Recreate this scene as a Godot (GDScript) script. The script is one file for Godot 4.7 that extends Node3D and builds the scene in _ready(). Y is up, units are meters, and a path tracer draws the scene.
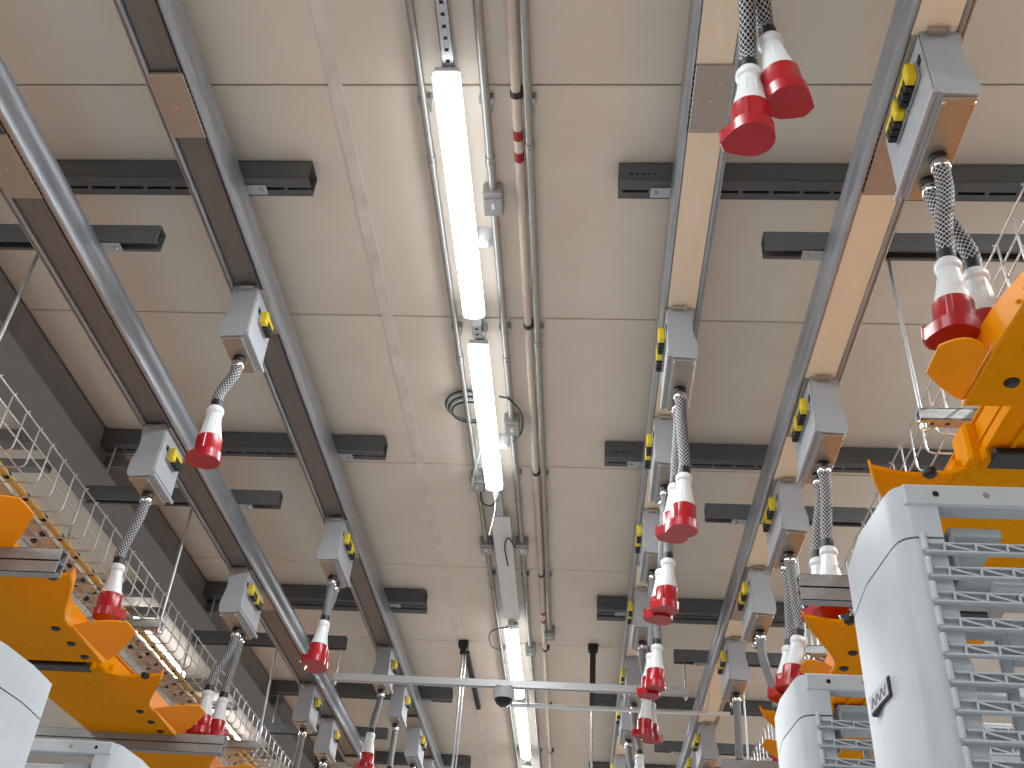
extends Node3D
# Overhead view along a data-hall aisle: bus rails, tap-off boxes, lamps, trays and rack tops.

const EYE := 1.55          # height of the camera above the floor; heights below are counted from it
const CX := -0.47          # the middle of the aisle
const CEIL := 2.77

var M := {}
var taken := {}
const NTH := ["first", "second", "third", "fourth", "fifth", "sixth", "seventh", "eighth", "ninth"]

# ------------------------------------------------------------------ mesh helpers
func mb() -> SurfaceTool:
	var st := SurfaceTool.new()
	st.begin(Mesh.PRIMITIVE_TRIANGLES)
	return st

func tri(st: SurfaceTool, a: Vector3, b: Vector3, c: Vector3, na: Vector3, nb: Vector3, nc: Vector3, ua := Vector2.ZERO, ub := Vector2.ZERO, uc := Vector2.ZERO) -> void:
	var n := (c - a).cross(b - a)
	if n.dot(na + nb + nc) < 0.0:
		var t := b; b = c; c = t
		t = nb; nb = nc; nc = t
		var u := ub; ub = uc; uc = u
	st.set_normal(na); st.set_uv(ua); st.add_vertex(a)
	st.set_normal(nb); st.set_uv(ub); st.add_vertex(b)
	st.set_normal(nc); st.set_uv(uc); st.add_vertex(c)

func flat3(st: SurfaceTool, a: Vector3, b: Vector3, c: Vector3, out: Vector3) -> void:
	var n := (c - a).cross(b - a)
	if n.length() < 1e-12:
		return
	n = n.normalized()
	if n.dot(out) < 0.0:
		n = -n
	tri(st, a, b, c, n, n, n)

func flat4(st: SurfaceTool, a: Vector3, b: Vector3, c: Vector3, d: Vector3, out: Vector3) -> void:
	flat3(st, a, b, c, out)
	flat3(st, a, c, d, out)

# a box with chamfered edges, from one corner to the opposite one
func box(st: SurfaceTool, p0: Vector3, p1: Vector3, ch := 0.0, xf := Transform3D.IDENTITY) -> void:
	var lo := Vector3(minf(p0.x, p1.x), minf(p0.y, p1.y), minf(p0.z, p1.z))
	var hi := Vector3(maxf(p0.x, p1.x), maxf(p0.y, p1.y), maxf(p0.z, p1.z))
	var mid := (lo + hi) / 2.0
	var h := (hi - lo) / 2.0
	ch = minf(ch, minf(h.x, minf(h.y, h.z)) * 0.9)
	for ax in 3:
		for s in [-1.0, 1.0]:
			var q := []
			for k in [[-1, -1], [1, -1], [1, 1], [-1, 1]]:
				var v := Vector3.ZERO
				v[ax] = s * h[ax]
				v[(ax + 1) % 3] = k[0] * (h[(ax + 1) % 3] - ch)
				v[(ax + 2) % 3] = k[1] * (h[(ax + 2) % 3] - ch)
				q.append(xf * (mid + v))
			var o := Vector3.ZERO
			o[ax] = s
			flat4(st, q[0], q[1], q[2], q[3], xf.basis * o)
	if ch <= 0.0:
		return
	for ax in 3:
		var b1 := (ax + 1) % 3
		var b2 := (ax + 2) % 3
		for s1 in [-1.0, 1.0]:
			for s2 in [-1.0, 1.0]:
				var q := []
				for k in [[-1, 0], [1, 0], [1, 1], [-1, 1]]:
					var v := Vector3.ZERO
					v[ax] = k[0] * (h[ax] - ch)
					v[b1] = s1 * (h[b1] - (ch if k[1] == 1 else 0.0))
					v[b2] = s2 * (h[b2] - (0.0 if k[1] == 1 else ch))
					q.append(xf * (mid + v))
				var o := Vector3.ZERO
				o[b1] = s1
				o[b2] = s2
				flat4(st, q[0], q[1], q[2], q[3], xf.basis * o)
	for sx in [-1.0, 1.0]:
		for sy in [-1.0, 1.0]:
			for sz in [-1.0, 1.0]:
				var a := Vector3(sx * h.x, sy * (h.y - ch), sz * (h.z - ch))
				var b := Vector3(sx * (h.x - ch), sy * h.y, sz * (h.z - ch))
				var c := Vector3(sx * (h.x - ch), sy * (h.y - ch), sz * h.z)
				flat3(st, xf * (mid + a), xf * (mid + b), xf * (mid + c), xf.basis * Vector3(sx, sy, sz))

# a closed outline (x, y) drawn out from z = a to z = b; corners sharper than 40 degrees stay sharp
func extrude(st: SurfaceTool, poly: PackedVector2Array, a: float, b: float, xf := Transform3D.IDENTITY, caps := true) -> void:
	if Geometry2D.is_polygon_clockwise(poly):
		poly = poly.duplicate()
		poly.reverse()
	var n := poly.size()
	var fn := []
	for i in n:
		var d := poly[(i + 1) % n] - poly[i]
		fn.append(Vector2(d.y, -d.x).normalized())
	# outward on a counter-clockwise outline; is_polygon_clockwise works with y down, so check with the area
	var area := 0.0
	for i in n:
		area += poly[i].cross(poly[(i + 1) % n])
	var sg := 1.0 if area > 0.0 else -1.0
	for i in n:
		var j := (i + 1) % n
		var f: Vector2 = fn[i] * sg
		var fp: Vector2 = fn[(i + n - 1) % n] * sg
		var fx: Vector2 = fn[j] * sg
		var n0 := (f + fp).normalized() if f.dot(fp) > 0.76 else f
		var n1 := (f + fx).normalized() if f.dot(fx) > 0.76 else f
		var N0 := xf.basis * Vector3(n0.x, n0.y, 0)
		var N1 := xf.basis * Vector3(n1.x, n1.y, 0)
		var A := xf * Vector3(poly[i].x, poly[i].y, a)
		var B := xf * Vector3(poly[j].x, poly[j].y, a)
		var C := xf * Vector3(poly[j].x, poly[j].y, b)
		var D := xf * Vector3(poly[i].x, poly[i].y, b)
		tri(st, A, B, C, N0, N1, N1)
		tri(st, A, C, D, N0, N1, N0)
	if caps:
		var idx := Geometry2D.triangulate_polygon(poly)
		for z in [a, b]:
			var o: Vector3 = xf.basis * Vector3(0, 0, signf(z - (a + b) / 2.0))
			for k in range(0, idx.size(), 3):
				var p := poly[idx[k]]
				var q := poly[idx[k + 1]]
				var r := poly[idx[k + 2]]
				flat3(st, xf * Vector3(p.x, p.y, z), xf * Vector3(q.x, q.y, z), xf * Vector3(r.x, r.y, z), o)

# profile of (radius, y) turned about the y axis
func lathe(st: SurfaceTool, prof: Array, segs := 20, xf := Transform3D.IDENTITY) -> void:
	for i in prof.size() - 1:
		var p: Vector2 = prof[i]
		var q: Vector2 = prof[i + 1]
		var d := q - p
		if d.length() < 1e-7:
			continue
		var f := Vector2(d.y, -d.x).normalized()
		var n0 := f
		var n1 := f
		if i > 0:
			var e: Vector2 = p - prof[i - 1]
			var g := Vector2(e.y, -e.x).normalized()
			if g.dot(f) > 0.8: n0 = (f + g).normalized()
		if i < prof.size() - 2:
			var e: Vector2 = prof[i + 2] - q
			var g := Vector2(e.y, -e.x).normalized()
			if g.dot(f) > 0.8: n1 = (f + g).normalized()
		for k in segs:
			var a0 := TAU * k / segs
			var a1 := TAU * (k + 1) / segs
			var c0 := Vector3(cos(a0), 0, sin(a0))
			var c1 := Vector3(cos(a1), 0, sin(a1))
			var A := xf * (c0 * p.x + Vector3(0, p.y, 0))
			var B := xf * (c1 * p.x + Vector3(0, p.y, 0))
			var C := xf * (c1 * q.x + Vector3(0, q.y, 0))
			var D := xf * (c0 * q.x + Vector3(0, q.y, 0))
			# profile runs upward with the outside on the far side of the axis
			var NA := xf.basis * (c0 * n0.x + Vector3(0, n0.y, 0))
			var NB := xf.basis * (c1 * n0.x + Vector3(0, n0.y, 0))
			var NC := xf.basis * (c1 * n1.x + Vector3(0, n1.y, 0))
			var ND := xf.basis * (c0 * n1.x + Vector3(0, n1.y, 0))
			if p.x > 1e-6: tri(st, A, B, C, NA, NB, NC)
			if q.x > 1e-6: tri(st, A, C, D, NA, NC, ND)

# a round bar through points, with uv (round, along in metres)
func tube(st: SurfaceTool, pts: Array, r: float, segs := 8, caps := true) -> void:
	var n := pts.size()
	var prev_x := Vector3.ZERO
	var rings := []
	var along := 0.0
	for i in n:
		var p: Vector3 = pts[i]
		var d: Vector3
		if i == 0: d = pts[1] - p
		elif i == n - 1: d = p - pts[i - 1]
		else: d = (pts[i + 1] - p).normalized() + (p - pts[i - 1]).normalized()
		d = d.normalized()
		var x := prev_x
		if i == 0:
			x = d.cross(Vector3(0, 1, 0.013))
			if x.length() < 0.05: x = d.cross(Vector3(1, 0, 0))
		x = (x - d * x.dot(d)).normalized()
		prev_x = x
		var y := d.cross(x)
		if i > 0: along += p.distance_to(pts[i - 1])
		var k := 1.0
		if i > 0 and i < n - 1:
			var c := (p - pts[i - 1] as Vector3).normalized().dot(d)
			k = 1.0 / maxf(0.6, c)
		rings.append([p, x, y, along, d, k])
	for i in n - 1:
		for s in segs:
			var a0 := TAU * s / segs
			var a1 := TAU * (s + 1) / segs
			var R0: Array = rings[i]
			var R1: Array = rings[i + 1]
			var n00: Vector3 = R0[1] * cos(a0) + R0[2] * sin(a0)
			var n01: Vector3 = R0[1] * cos(a1) + R0[2] * sin(a1)
			var n10: Vector3 = R1[1] * cos(a0) + R1[2] * sin(a0)
			var n11: Vector3 = R1[1] * cos(a1) + R1[2] * sin(a1)
			var u0 := float(s) / segs
			var u1 := float(s + 1) / segs
			var A: Vector3 = R0[0] + n00 * r
			var B: Vector3 = R0[0] + n01 * r
			var C: Vector3 = R1[0] + n11 * r
			var D: Vector3 = R1[0] + n10 * r
			tri(st, A, B, C, n00, n01, n11, Vector2(u0, R0[3]), Vector2(u1, R0[3]), Vector2(u1, R1[3]))
			tri(st, A, C, D, n00, n11, n10, Vector2(u0, R0[3]), Vector2(u1, R1[3]), Vector2(u0, R1[3]))
	if caps:
		for e in [0, n - 1]:
			var R: Array = rings[e]
			var o: Vector3 = R[4] * (-1.0 if e == 0 else 1.0)
			for s in segs:
				var a0 := TAU * s / segs
				var a1 := TAU * (s + 1) / segs
				flat3(st, R[0], R[0] + (R[1] * cos(a0) + R[2] * sin(a0)) * r, R[0] + (R[1] * cos(a1) + R[2] * sin(a1)) * r, o)

# smooth path through points
func smooth(pts: Array, steps := 6) -> Array:
	var out := []
	for i in pts.size() - 1:
		var p1: Vector3 = pts[i]
		var p2: Vector3 = pts[i + 1]
		var p0: Vector3 = pts[i - 1] if i > 0 else p1 * 2.0 - p2
		var p3: Vector3 = pts[i + 2] if i + 2 < pts.size() else p2 * 2.0 - p1
		for k in steps:
			out.append(p1.cubic_interpolate(p2, p0, p3, float(k) / steps))
	out.append(pts[-1])
	return out

# ------------------------------------------------------------------ node helpers
func numbered(called: String) -> String:
	if not taken.has(called):
		taken[called] = 0
		return called
	taken[called] += 1
	return "%s_%03d" % [called, taken[called]]

func tag(o: Node, label: String, category: String, group := "") -> void:
	o.set_meta("label", label)
	o.set_meta("category", category)
	if group != "":
		o.set_meta("group", group)

func thing(called: String, label: String, category: String, at := Vector3.ZERO, group := "") -> Node3D:
	var o := Node3D.new()
	o.name = numbered(called)
	add_child(o, true)
	o.position = at
	tag(o, label, category, group)
	return o

func put(called: String, mesh: Mesh, m: Material, parent: Node, xf := Transform3D.IDENTITY, label := "") -> MeshInstance3D:
	var o := MeshInstance3D.new()
	o.name = called if parent != self else numbered(called)
	o.mesh = mesh
	o.material_override = m
	parent.add_child(o, true)
	o.transform = xf
	o.cast_shadow = GeometryInstance3D.SHADOW_CASTING_SETTING_ON
	if label != "":
		o.set_meta("label", label)
	return o

func part(called: String, st: SurfaceTool, m: Material, parent: Node, label := "") -> MeshInstance3D:
	return put(called, st.commit(), m, parent, Transform3D.IDENTITY, label)

func structure(called: String, at := Vector3.ZERO) -> Node3D:
	var o := Node3D.new()
	o.name = called
	add_child(o, true)
	o.position = at
	o.set_meta("kind", "structure")
	return o

func at_h(x: float, h: float, z: float) -> Vector3:
	return Vector3(x, EYE + h, z)

# ------------------------------------------------------------------ materials
func plain(c: Color, rough := 0.5, metal := 0.0) -> StandardMaterial3D:
	var m := StandardMaterial3D.new()
	m.albedo_color = c
	m.roughness = rough
	m.metallic = metal
	return m

func rgb(r: int, g: int, b: int) -> Color:
	return Color(r / 255.0, g / 255.0, b / 255.0)

# colour broken up by noise between two tones, laid on in world space
func mottled(c0: Color, c1: Color, rough: float, metal: float, freq: float, scale: Vector3, seed_no := 1, bump := 0.0) -> StandardMaterial3D:
	var m := plain(Color.WHITE, rough, metal)
	var nz := FastNoiseLite.new()
	nz.seed = seed_no
	nz.frequency = freq
	nz.fractal_octaves = 4
	var t := NoiseTexture2D.new()
	t.width = 256
	t.height = 256
	t.seamless = true
	t.noise = nz
	var g := Gradient.new()
	g.set_color(0, c0)
	g.set_color(1, c1)
	t.color_ramp = g
	m.albedo_texture = t
	m.uv1_triplanar = true
	m.uv1_world_triplanar = true
	m.uv1_scale = scale
	if bump > 0.0:
		var nt := NoiseTexture2D.new()
		nt.width = 256
		nt.height = 256
		nt.seamless = true
		nt.as_normal_map = true
		nt.bump_strength = bump
		nt.noise = nz
		m.normal_enabled = true
		m.normal_texture = nt
	return m

func sleeve_material() -> StandardMaterial3D:
	# black braided sleeve with pale crossing threads
	var w := 64
	var h := 64
	var im := Image.create(w, h, false, Image.FORMAT_RGB8)
	for y in h:
		for x in w:
			var a := fposmod((x + y) / 32.0, 1.0)
			var b := fposmod((x - y) / 32.0, 1.0)
			var th := 0.16
			var on := a < th or b < th
			var c := rgb(205, 205, 205) if on else rgb(16, 16, 20)
			im.set_pixel(x, y, c)
	var t := ImageTexture.create_from_image(im)
	var m := plain(Color.WHITE, 0.6, 0.0)
	m.albedo_texture = t
	m.uv1_scale = Vector3(5, 32, 1)
	return m

func make_materials() -> void:
	M.ceiling = [
		mottled(rgb(224, 211, 196), rgb(231, 219, 205), 0.5, 0.0, 0.012, Vector3(0.7, 0.7, 0.7), 3),
		mottled(rgb(221, 208, 193), rgb(229, 217, 203), 0.5, 0.0, 0.012, Vector3(0.6, 0.6, 0.6), 7),
	]
	M.seam = mottled(rgb(208, 199, 191), rgb(232, 224, 216), 0.5, 0.0, 0.02, Vector3(1.1, 1.1, 1.1), 21)
	M.girder = mottled(rgb(128, 124, 122), rgb(140, 136, 134), 0.55, 0.0, 0.02, Vector3(1, 1, 1), 9)
	M.wall = mottled(rgb(212, 212, 210), rgb(220, 220, 218), 0.7, 0.0, 0.02, Vector3(0.6, 0.6, 0.6), 11)
	M.floor = mottled(rgb(210, 210, 210), rgb(220, 220, 219), 0.35, 0.0, 0.03, Vector3(1, 1, 1), 13)
	M.alu = mottled(rgb(158, 162, 168), rgb(182, 186, 191), 0.34, 0.75, 0.03, Vector3(6, 6, 0.6), 15)
	M.alu_dark = mottled(rgb(112, 108, 106), rgb(128, 123, 119), 0.42, 0.6, 0.03, Vector3(5, 5, 0.6), 16)
	M.black_gap = plain(rgb(26, 26, 28), 0.7)
	M.closure_grey_shaded = mottled(rgb(116, 113, 111), rgb(127, 124, 121), 0.45, 0.2, 0.03, Vector3(5, 5, 0.6), 18)  # same metal as the cream strip, with the shade painted in
	M.closure_cream_lit = mottled(rgb(246, 230, 204), rgb(250, 235, 210), 0.45, 0.0, 0.02, Vector3(2, 2, 0.5), 19)  # light reflected by the metal underside, painted in as cream
	M.plate = mottled(rgb(168, 160, 150), rgb(180, 172, 161), 0.38, 0.4, 0.03, Vector3(5, 5, 5), 20)
	M.beam = mottled(rgb(92, 93, 94), rgb(102, 103, 103), 0.55, 0.2, 0.03, Vector3(2, 4, 4), 22)
	M.zinc = mottled(rgb(178, 182, 183), rgb(204, 207, 207), 0.34, 0.5, 0.05, Vector3(5, 5, 5), 23)
	M.galvanised = mottled(rgb(214, 217, 218), rgb(234, 236, 236), 0.36, 0.3, 0.05, Vector3(5, 5, 5), 26)
	M.conduit = mottled(rgb(158, 158, 154), rgb(182, 182, 177), 0.36, 0.6, 0.04, Vector3(5, 5, 2), 24)
	M.strut_grey = mottled(rgb(150, 148, 146), rgb(164, 162, 159), 0.45, 0.35, 0.04, Vector3(3, 3, 3), 25)
	M.steel_dark = plain(rgb(58, 56, 54), 0.5, 0.5)
	M.chrome = plain(rgb(222, 222, 222), 0.14, 1.0)
	M.wire = plain(rgb(206, 208, 206), 0.3, 0.8)
	M.box = mottled(rgb(166, 169, 173), rgb(174, 177, 181), 0.42, 0.0, 0.05, Vector3(4, 4, 4), 27)
	M.box_bottom = plain(rgb(170, 166, 158), 0.32, 0.45)
	M.yellow_switch = plain(rgb(236, 205, 20), 0.4)
	M.black = plain(rgb(16, 16, 18), 0.45)
	M.sleeve = sleeve_material()
	M.plug_white = plain(rgb(222, 225, 224), 0.32)
	M.plug_red = plain(rgb(168, 24, 32), 0.26)
	M.cream_pipe = mottled(rgb(198, 184, 170), rgb(216, 202, 187), 0.5, 0.0, 0.04, Vector3(6, 6, 1.5), 29)
	M.red_tape = plain(rgb(150, 28, 34), 0.5)
	M.rack = mottled(rgb(186, 192, 196), rgb(193, 199, 203), 0.38, 0.0, 0.02, Vector3(2, 2, 2), 31)
	M.finger = plain(rgb(192, 198, 203), 0.45)
	M.rack_dark = plain(rgb(72, 74, 76), 0.5)
	M.yellow = mottled(rgb(242, 158, 0), rgb(252, 170, 4), 0.42, 0.0, 0.03, Vector3(3, 3, 3), 33)
	M.yellow.metallic_specular = 0.1
	M.yellow.backlight_enabled = true
	M.yellow.backlight = rgb(190, 112, 0)
	M.yellow_thin = plain(rgb(252, 178, 12), 0.35)
	M.yellow_thin.metallic_specular = 0.3
	M.yellow_thin.backlight_enabled = true
	M.yellow_thin.backlight = rgb(226, 150, 10)
	M.cable_yellow = plain(rgb(226, 178, 40), 0.45)
	M.cable_cream = plain(rgb(222, 205, 178), 0.5)
	M.cable_dark = plain(rgb(48, 62, 66), 0.5)
	M.cable_pale = plain(rgb(176, 196, 186), 0.5)
	M.lamp_shell = plain(rgb(226, 226, 224), 0.4)
	M.badge_print = plain(rgb(176, 176, 182), 0.35, 0.3)
	M.dome = plain(rgb(24, 24, 28), 0.08)
	M.glow = plain(rgb(255, 255, 255), 0.5)
	M.glow.emission_enabled = true
	M.glow.emission = Color(0.965, 0.985, 1.0)
	M.glow.emission_energy_multiplier = 5.0

# ------------------------------------------------------------------ camera and light
func camera_and_light() -> void:
	var cam := Camera3D.new()
	cam.name = "camera"
	cam.fov = rad_to_deg(2.0 * atan(384.0 / 1020.0))
	var yaw := deg_to_rad(5.1527)
	var pitch := deg_to_rad(36.0862)
	var roll := deg_to_rad(4.2518)
	cam.basis = Basis(Vector3.UP, yaw) * Basis(Vector3.RIGHT, pitch) * Basis(Vector3.BACK, roll)
	cam.position = Vector3(0, EYE, 0)
	cam.near = 0.05
	cam.far = 100.0
	add_child(cam)
	cam.current = true
	var env := Environment.new()
	env.background_mode = Environment.BG_COLOR
	env.background_color = Color(0, 0, 0)
	env.tonemap_mode = Environment.TONE_MAPPER_LINEAR
	env.tonemap_exposure = 1.12
	env.sdfgi_enabled = true
	env.ssao_enabled = true
	env.ssil_enabled = true
	var we := WorldEnvironment.new()
	we.name = "world_environment"
	we.environment = env
	add_child(we)

const LAMP_ENERGY := 2.3

func batten(x: float, z0: float, z1: float, label: String, group := "") -> void:
	# slim lamp hung just under the ceiling, from z0 (near) to z1 (far)
	var t := thing("batten_lamp", label, "lamp", at_h(x, 2.66, (z0 + z1) / 2.0), group)
	var l := z0 - z1
	var st := mb()
	var shell := PackedVector2Array([Vector2(-0.030, 0.035), Vector2(-0.030, 0.046), Vector2(-0.024, 0.054), Vector2(0.024, 0.054), Vector2(0.030, 0.046), Vector2(0.030, 0.035)])
	extrude(st, shell, -l / 2, l / 2)
	part("housing", st, M.lamp_shell, t)
	st = mb()
	var dif := PackedVector2Array()
	dif.append(Vector2(-0.043, 0.034))
	for k in 13:
		var a := PI + PI * k / 12.0
		dif.append(Vector2(cos(a) * 0.044, sin(a) * 0.018 + 0.009))
	dif.append(Vector2(0.043, 0.034))
	extrude(st, dif, -l / 2 + 0.004, l / 2 - 0.004)
	part("diffuser", st, M.glow, t)
	for s in [-1.0, 1.0]:
		st = mb()
		box(st, Vector3(-0.040, 0.030, s * (l / 2 - 0.003)), Vector3(0.040, 0.052, s * (l / 2 + 0.006)), 0.003)
		part("end_cap", st, M.lamp_shell, t)
		st = mb()
		box(st, Vector3(-0.016, 0.052, s * l * 0.42 - 0.02), Vector3(0.016, 0.0585 if absf(x + 0.463) < 0.01 else 0.109, s * l * 0.42 + 0.02), 0.001)
		part("bracket", st, M.zinc, t)
	var al := AreaLight3D.new()
	al.name = "lamp_light"
	al.area_size = Vector2(0.088, l - 0.03)
	al.light_energy = LAMP_ENERGY
	al.light_color = Color(0.965, 0.985, 1.0)
	al.shadow_enabled = true
	al.area_range = 30.0
	al.rotation = Vector3(-PI / 2, 0, 0)
	al.position = Vector3(0, -0.014, 0)
	t.add_child(al, true)

# ------------------------------------------------------------------ the room
func build_room() -> void:
	var st := mb()
	box(st, Vector3(-6.2, -0.2, -17.2), Vector3(5.2, 0.0, 5.2))
	var o := part("floor", st, M.floor, self)
	o.set_meta("kind", "structure")
	var sides := {"wall_left": [Vector3(-6.2, 0, -17.2), Vector3(-6.0, 4.6, 5.2)], "wall_right": [Vector3(5.0, 0, -17.2), Vector3(5.2, 4.6, 5.2)],
		"wall_back": [Vector3(-6.0, 0, 5.0), Vector3(5.0, 4.6, 5.2)], "wall_front": [Vector3(-6.0, 0, -17.2), Vector3(5.0, 4.6, -17.0)]}
	for k in sides:
		st = mb()
		box(st, sides[k][0], sides[k][1])
		o = part(k, st, M.wall, self)
		o.set_meta("kind", "structure")
	# ceiling of large panels with recessed joints
	var c := structure("ceiling", at_h(0, CEIL, 0))
	st = mb()
	box(st, Vector3(-6.2, 0.03, -17.2), Vector3(5.2, 0.25, 5.2))
	part("slab", st, M.ceiling[0], c)
	var xs := [-2.45, -0.855, 2.40, 5.0]
	var pitch := 1.192
	var zj := -2.121 + pitch * 5
	var meshes := {}
	var k := 0
	while zj > -16.9:
		for i in xs.size() - 1:
			var w: float = xs[i + 1] - xs[i] - 0.007
			if not meshes.has(i):
				st = mb()
				box(st, Vector3(-w / 2, 0, -pitch / 2 + 0.0035), Vector3(w / 2, 0.03, pitch / 2 - 0.0035), 0.0035)
				meshes[i] = st.commit()
			var z := zj - pitch / 2
			put("ceiling_panel", meshes[i], M.ceiling[(i + k * 3) % 2], c, Transform3D(Basis.IDENTITY, Vector3((xs[i] + xs[i + 1]) / 2.0, 0, z)))
		zj -= pitch
		k += 1
	# the ceiling goes on in the bay beyond the girder
	st = mb()
	box(st, Vector3(-6.0, -0.02, -17.0), Vector3(-2.52, 0.028, 5.0))
	part("soffit", st, M.ceiling[1], c)
	# flat seam tape down the long joint
	var tr := structure("trim_1", at_h(-0.855, CEIL, 0))
	st = mb()
	box(st, Vector3(-0.024, -0.0025, -16.9), Vector3(0.024, 0.001, 4.9), 0.001)
	part("seam_strip", st, M.seam, tr)
	# girder along the bay
	var g := structure("beam_1", at_h(-2.45, CEIL, 0))
	st = mb()
	box(st, Vector3(-0.16, -0.19, -17.0), Vector3(0.0, -0.001, 5.0), 0.004)
	part("web", st, M.girder, g)
	st = mb()
	box(st, Vector3(-0.24, -0.205, -17.0), Vector3(0.035, -0.19, 5.0), 0.003)
	part("flange", st, M.girder, g)
	for i in 9:
		st = mb()
		var z := -0.688 - 1.795 * i
		box(st, Vector3(-1.6, -0.10, z - 0.04), Vector3(-0.24, -0.021, z + 0.04), 0.004)
		part("cross_beam", st, M.girder, g)
		st = mb()
		box(st, Vector3(-0.60, -0.24, z - 0.03), Vector3(-0.24, -0.19, z + 0.03), 0.003)
		box(st, Vector3(0.0, -0.17, z - 0.075), Vector3(0.10, -0.1, z - 0.062), 0.002)
		part("gusset", st, M.girder, g)

# ------------------------------------------------------------------ beams and rails
# square channel along x from x0 to x1 with a row of slots in its underside; origin at x0, underside, middle
func slotted_channel(l: float, wdt: float, hgt: float, pitch: float, slot: float, slot_w: float) -> ArrayMesh:
	var st := mb()
	var t := 0.004
	box(st, Vector3(0, 0, wdt / 2 - t), Vector3(l, hgt, wdt / 2), 0.001)
	box(st, Vector3(0, 0, -wdt / 2), Vector3(l, hgt, -wdt / 2 + t), 0.001)
	box(st, Vector3(0, hgt - t, -wdt / 2), Vector3(l, hgt, wdt / 2))
	var off := -0.10 * wdt
	box(st, Vector3(0, 0, off + slot_w / 2), Vector3(l, t, wdt / 2))
	box(st, Vector3(0, 0, -wdt / 2), Vector3(l, t, off - slot_w / 2))
	var x := 0.0
	while x < l:
		box(st, Vector3(x, 0.0, off - slot_w / 2), Vector3(minf(l, x + pitch - slot), t, off + slot_w / 2))
		x += pitch
	# the inside is closed off above the slots by a dark web
	box(st, Vector3(0.02, hgt * 0.45, -wdt / 2 + t), Vector3(l - 0.02, hgt * 0.5, wdt / 2 - t))
	return st.commit()

func open_strut(l: float, wdt: float, hgt: float, lip: float) -> ArrayMesh:
	# C-shaped strut along x, open underneath
	var st := mb()
	var t := 0.003
	var pr := PackedVector2Array([
		Vector2(-wdt / 2, 0), Vector2(-wdt / 2, hgt), Vector2(wdt / 2, hgt), Vector2(wdt / 2, 0), Vector2(wdt / 2 - lip, 0), Vector2(wdt / 2 - lip, 0.008),
		Vector2(wdt / 2 - lip + t, 0.008), Vector2(wdt / 2 - lip + t, t), Vector2(wdt / 2 - t, t), Vector2(wdt / 2 - t, hgt - t), Vector2(-wdt / 2 + t, hgt - t), Vector2(-wdt / 2 + t, t),
		Vector2(-wdt / 2 + lip - t, t), Vector2(-wdt / 2 + lip - t, 0.008), Vector2(-wdt / 2 + lip, 0.008), Vector2(-wdt / 2 + lip, 0)])
	extrude(st, pr, 0, l, Transform3D(Basis(Vector3(0, 0, -1), Vector3(0, 1, 0), Vector3(1, 0, 0)), Vector3.ZERO))
	return st.commit()

const H_A := 2.6746
const H_B := 2.3622

func clip(parent: Node3D, at: Vector3, dir: float) -> void:
	# plate that clamps a rail to the beam, with its bolt
	var st := mb()
	box(st, Vector3(-0.03 * dir, -0.006, -0.022), Vector3(0.062 * dir, 0.0, 0.022), 0.002)
	box(st, Vector3(-0.02 * dir, -0.03, -0.022), Vector3(-0.014 * dir, 0.0, 0.022), 0.001)
	var p := put("clip", st.commit(), M.zinc, parent, Transform3D(Basis.IDENTITY, at))
	st = mb()
	lathe(st, [Vector2(0.0, -0.016), Vector2(0.010, -0.016), Vector2(0.011, -0.006), Vector2(0.011, 0.0)], 6)
	put("bolt", st.commit(), M.zinc, p, Transform3D(Basis.IDENTITY, Vector3(0.044 * dir, 0, 0)))

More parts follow.
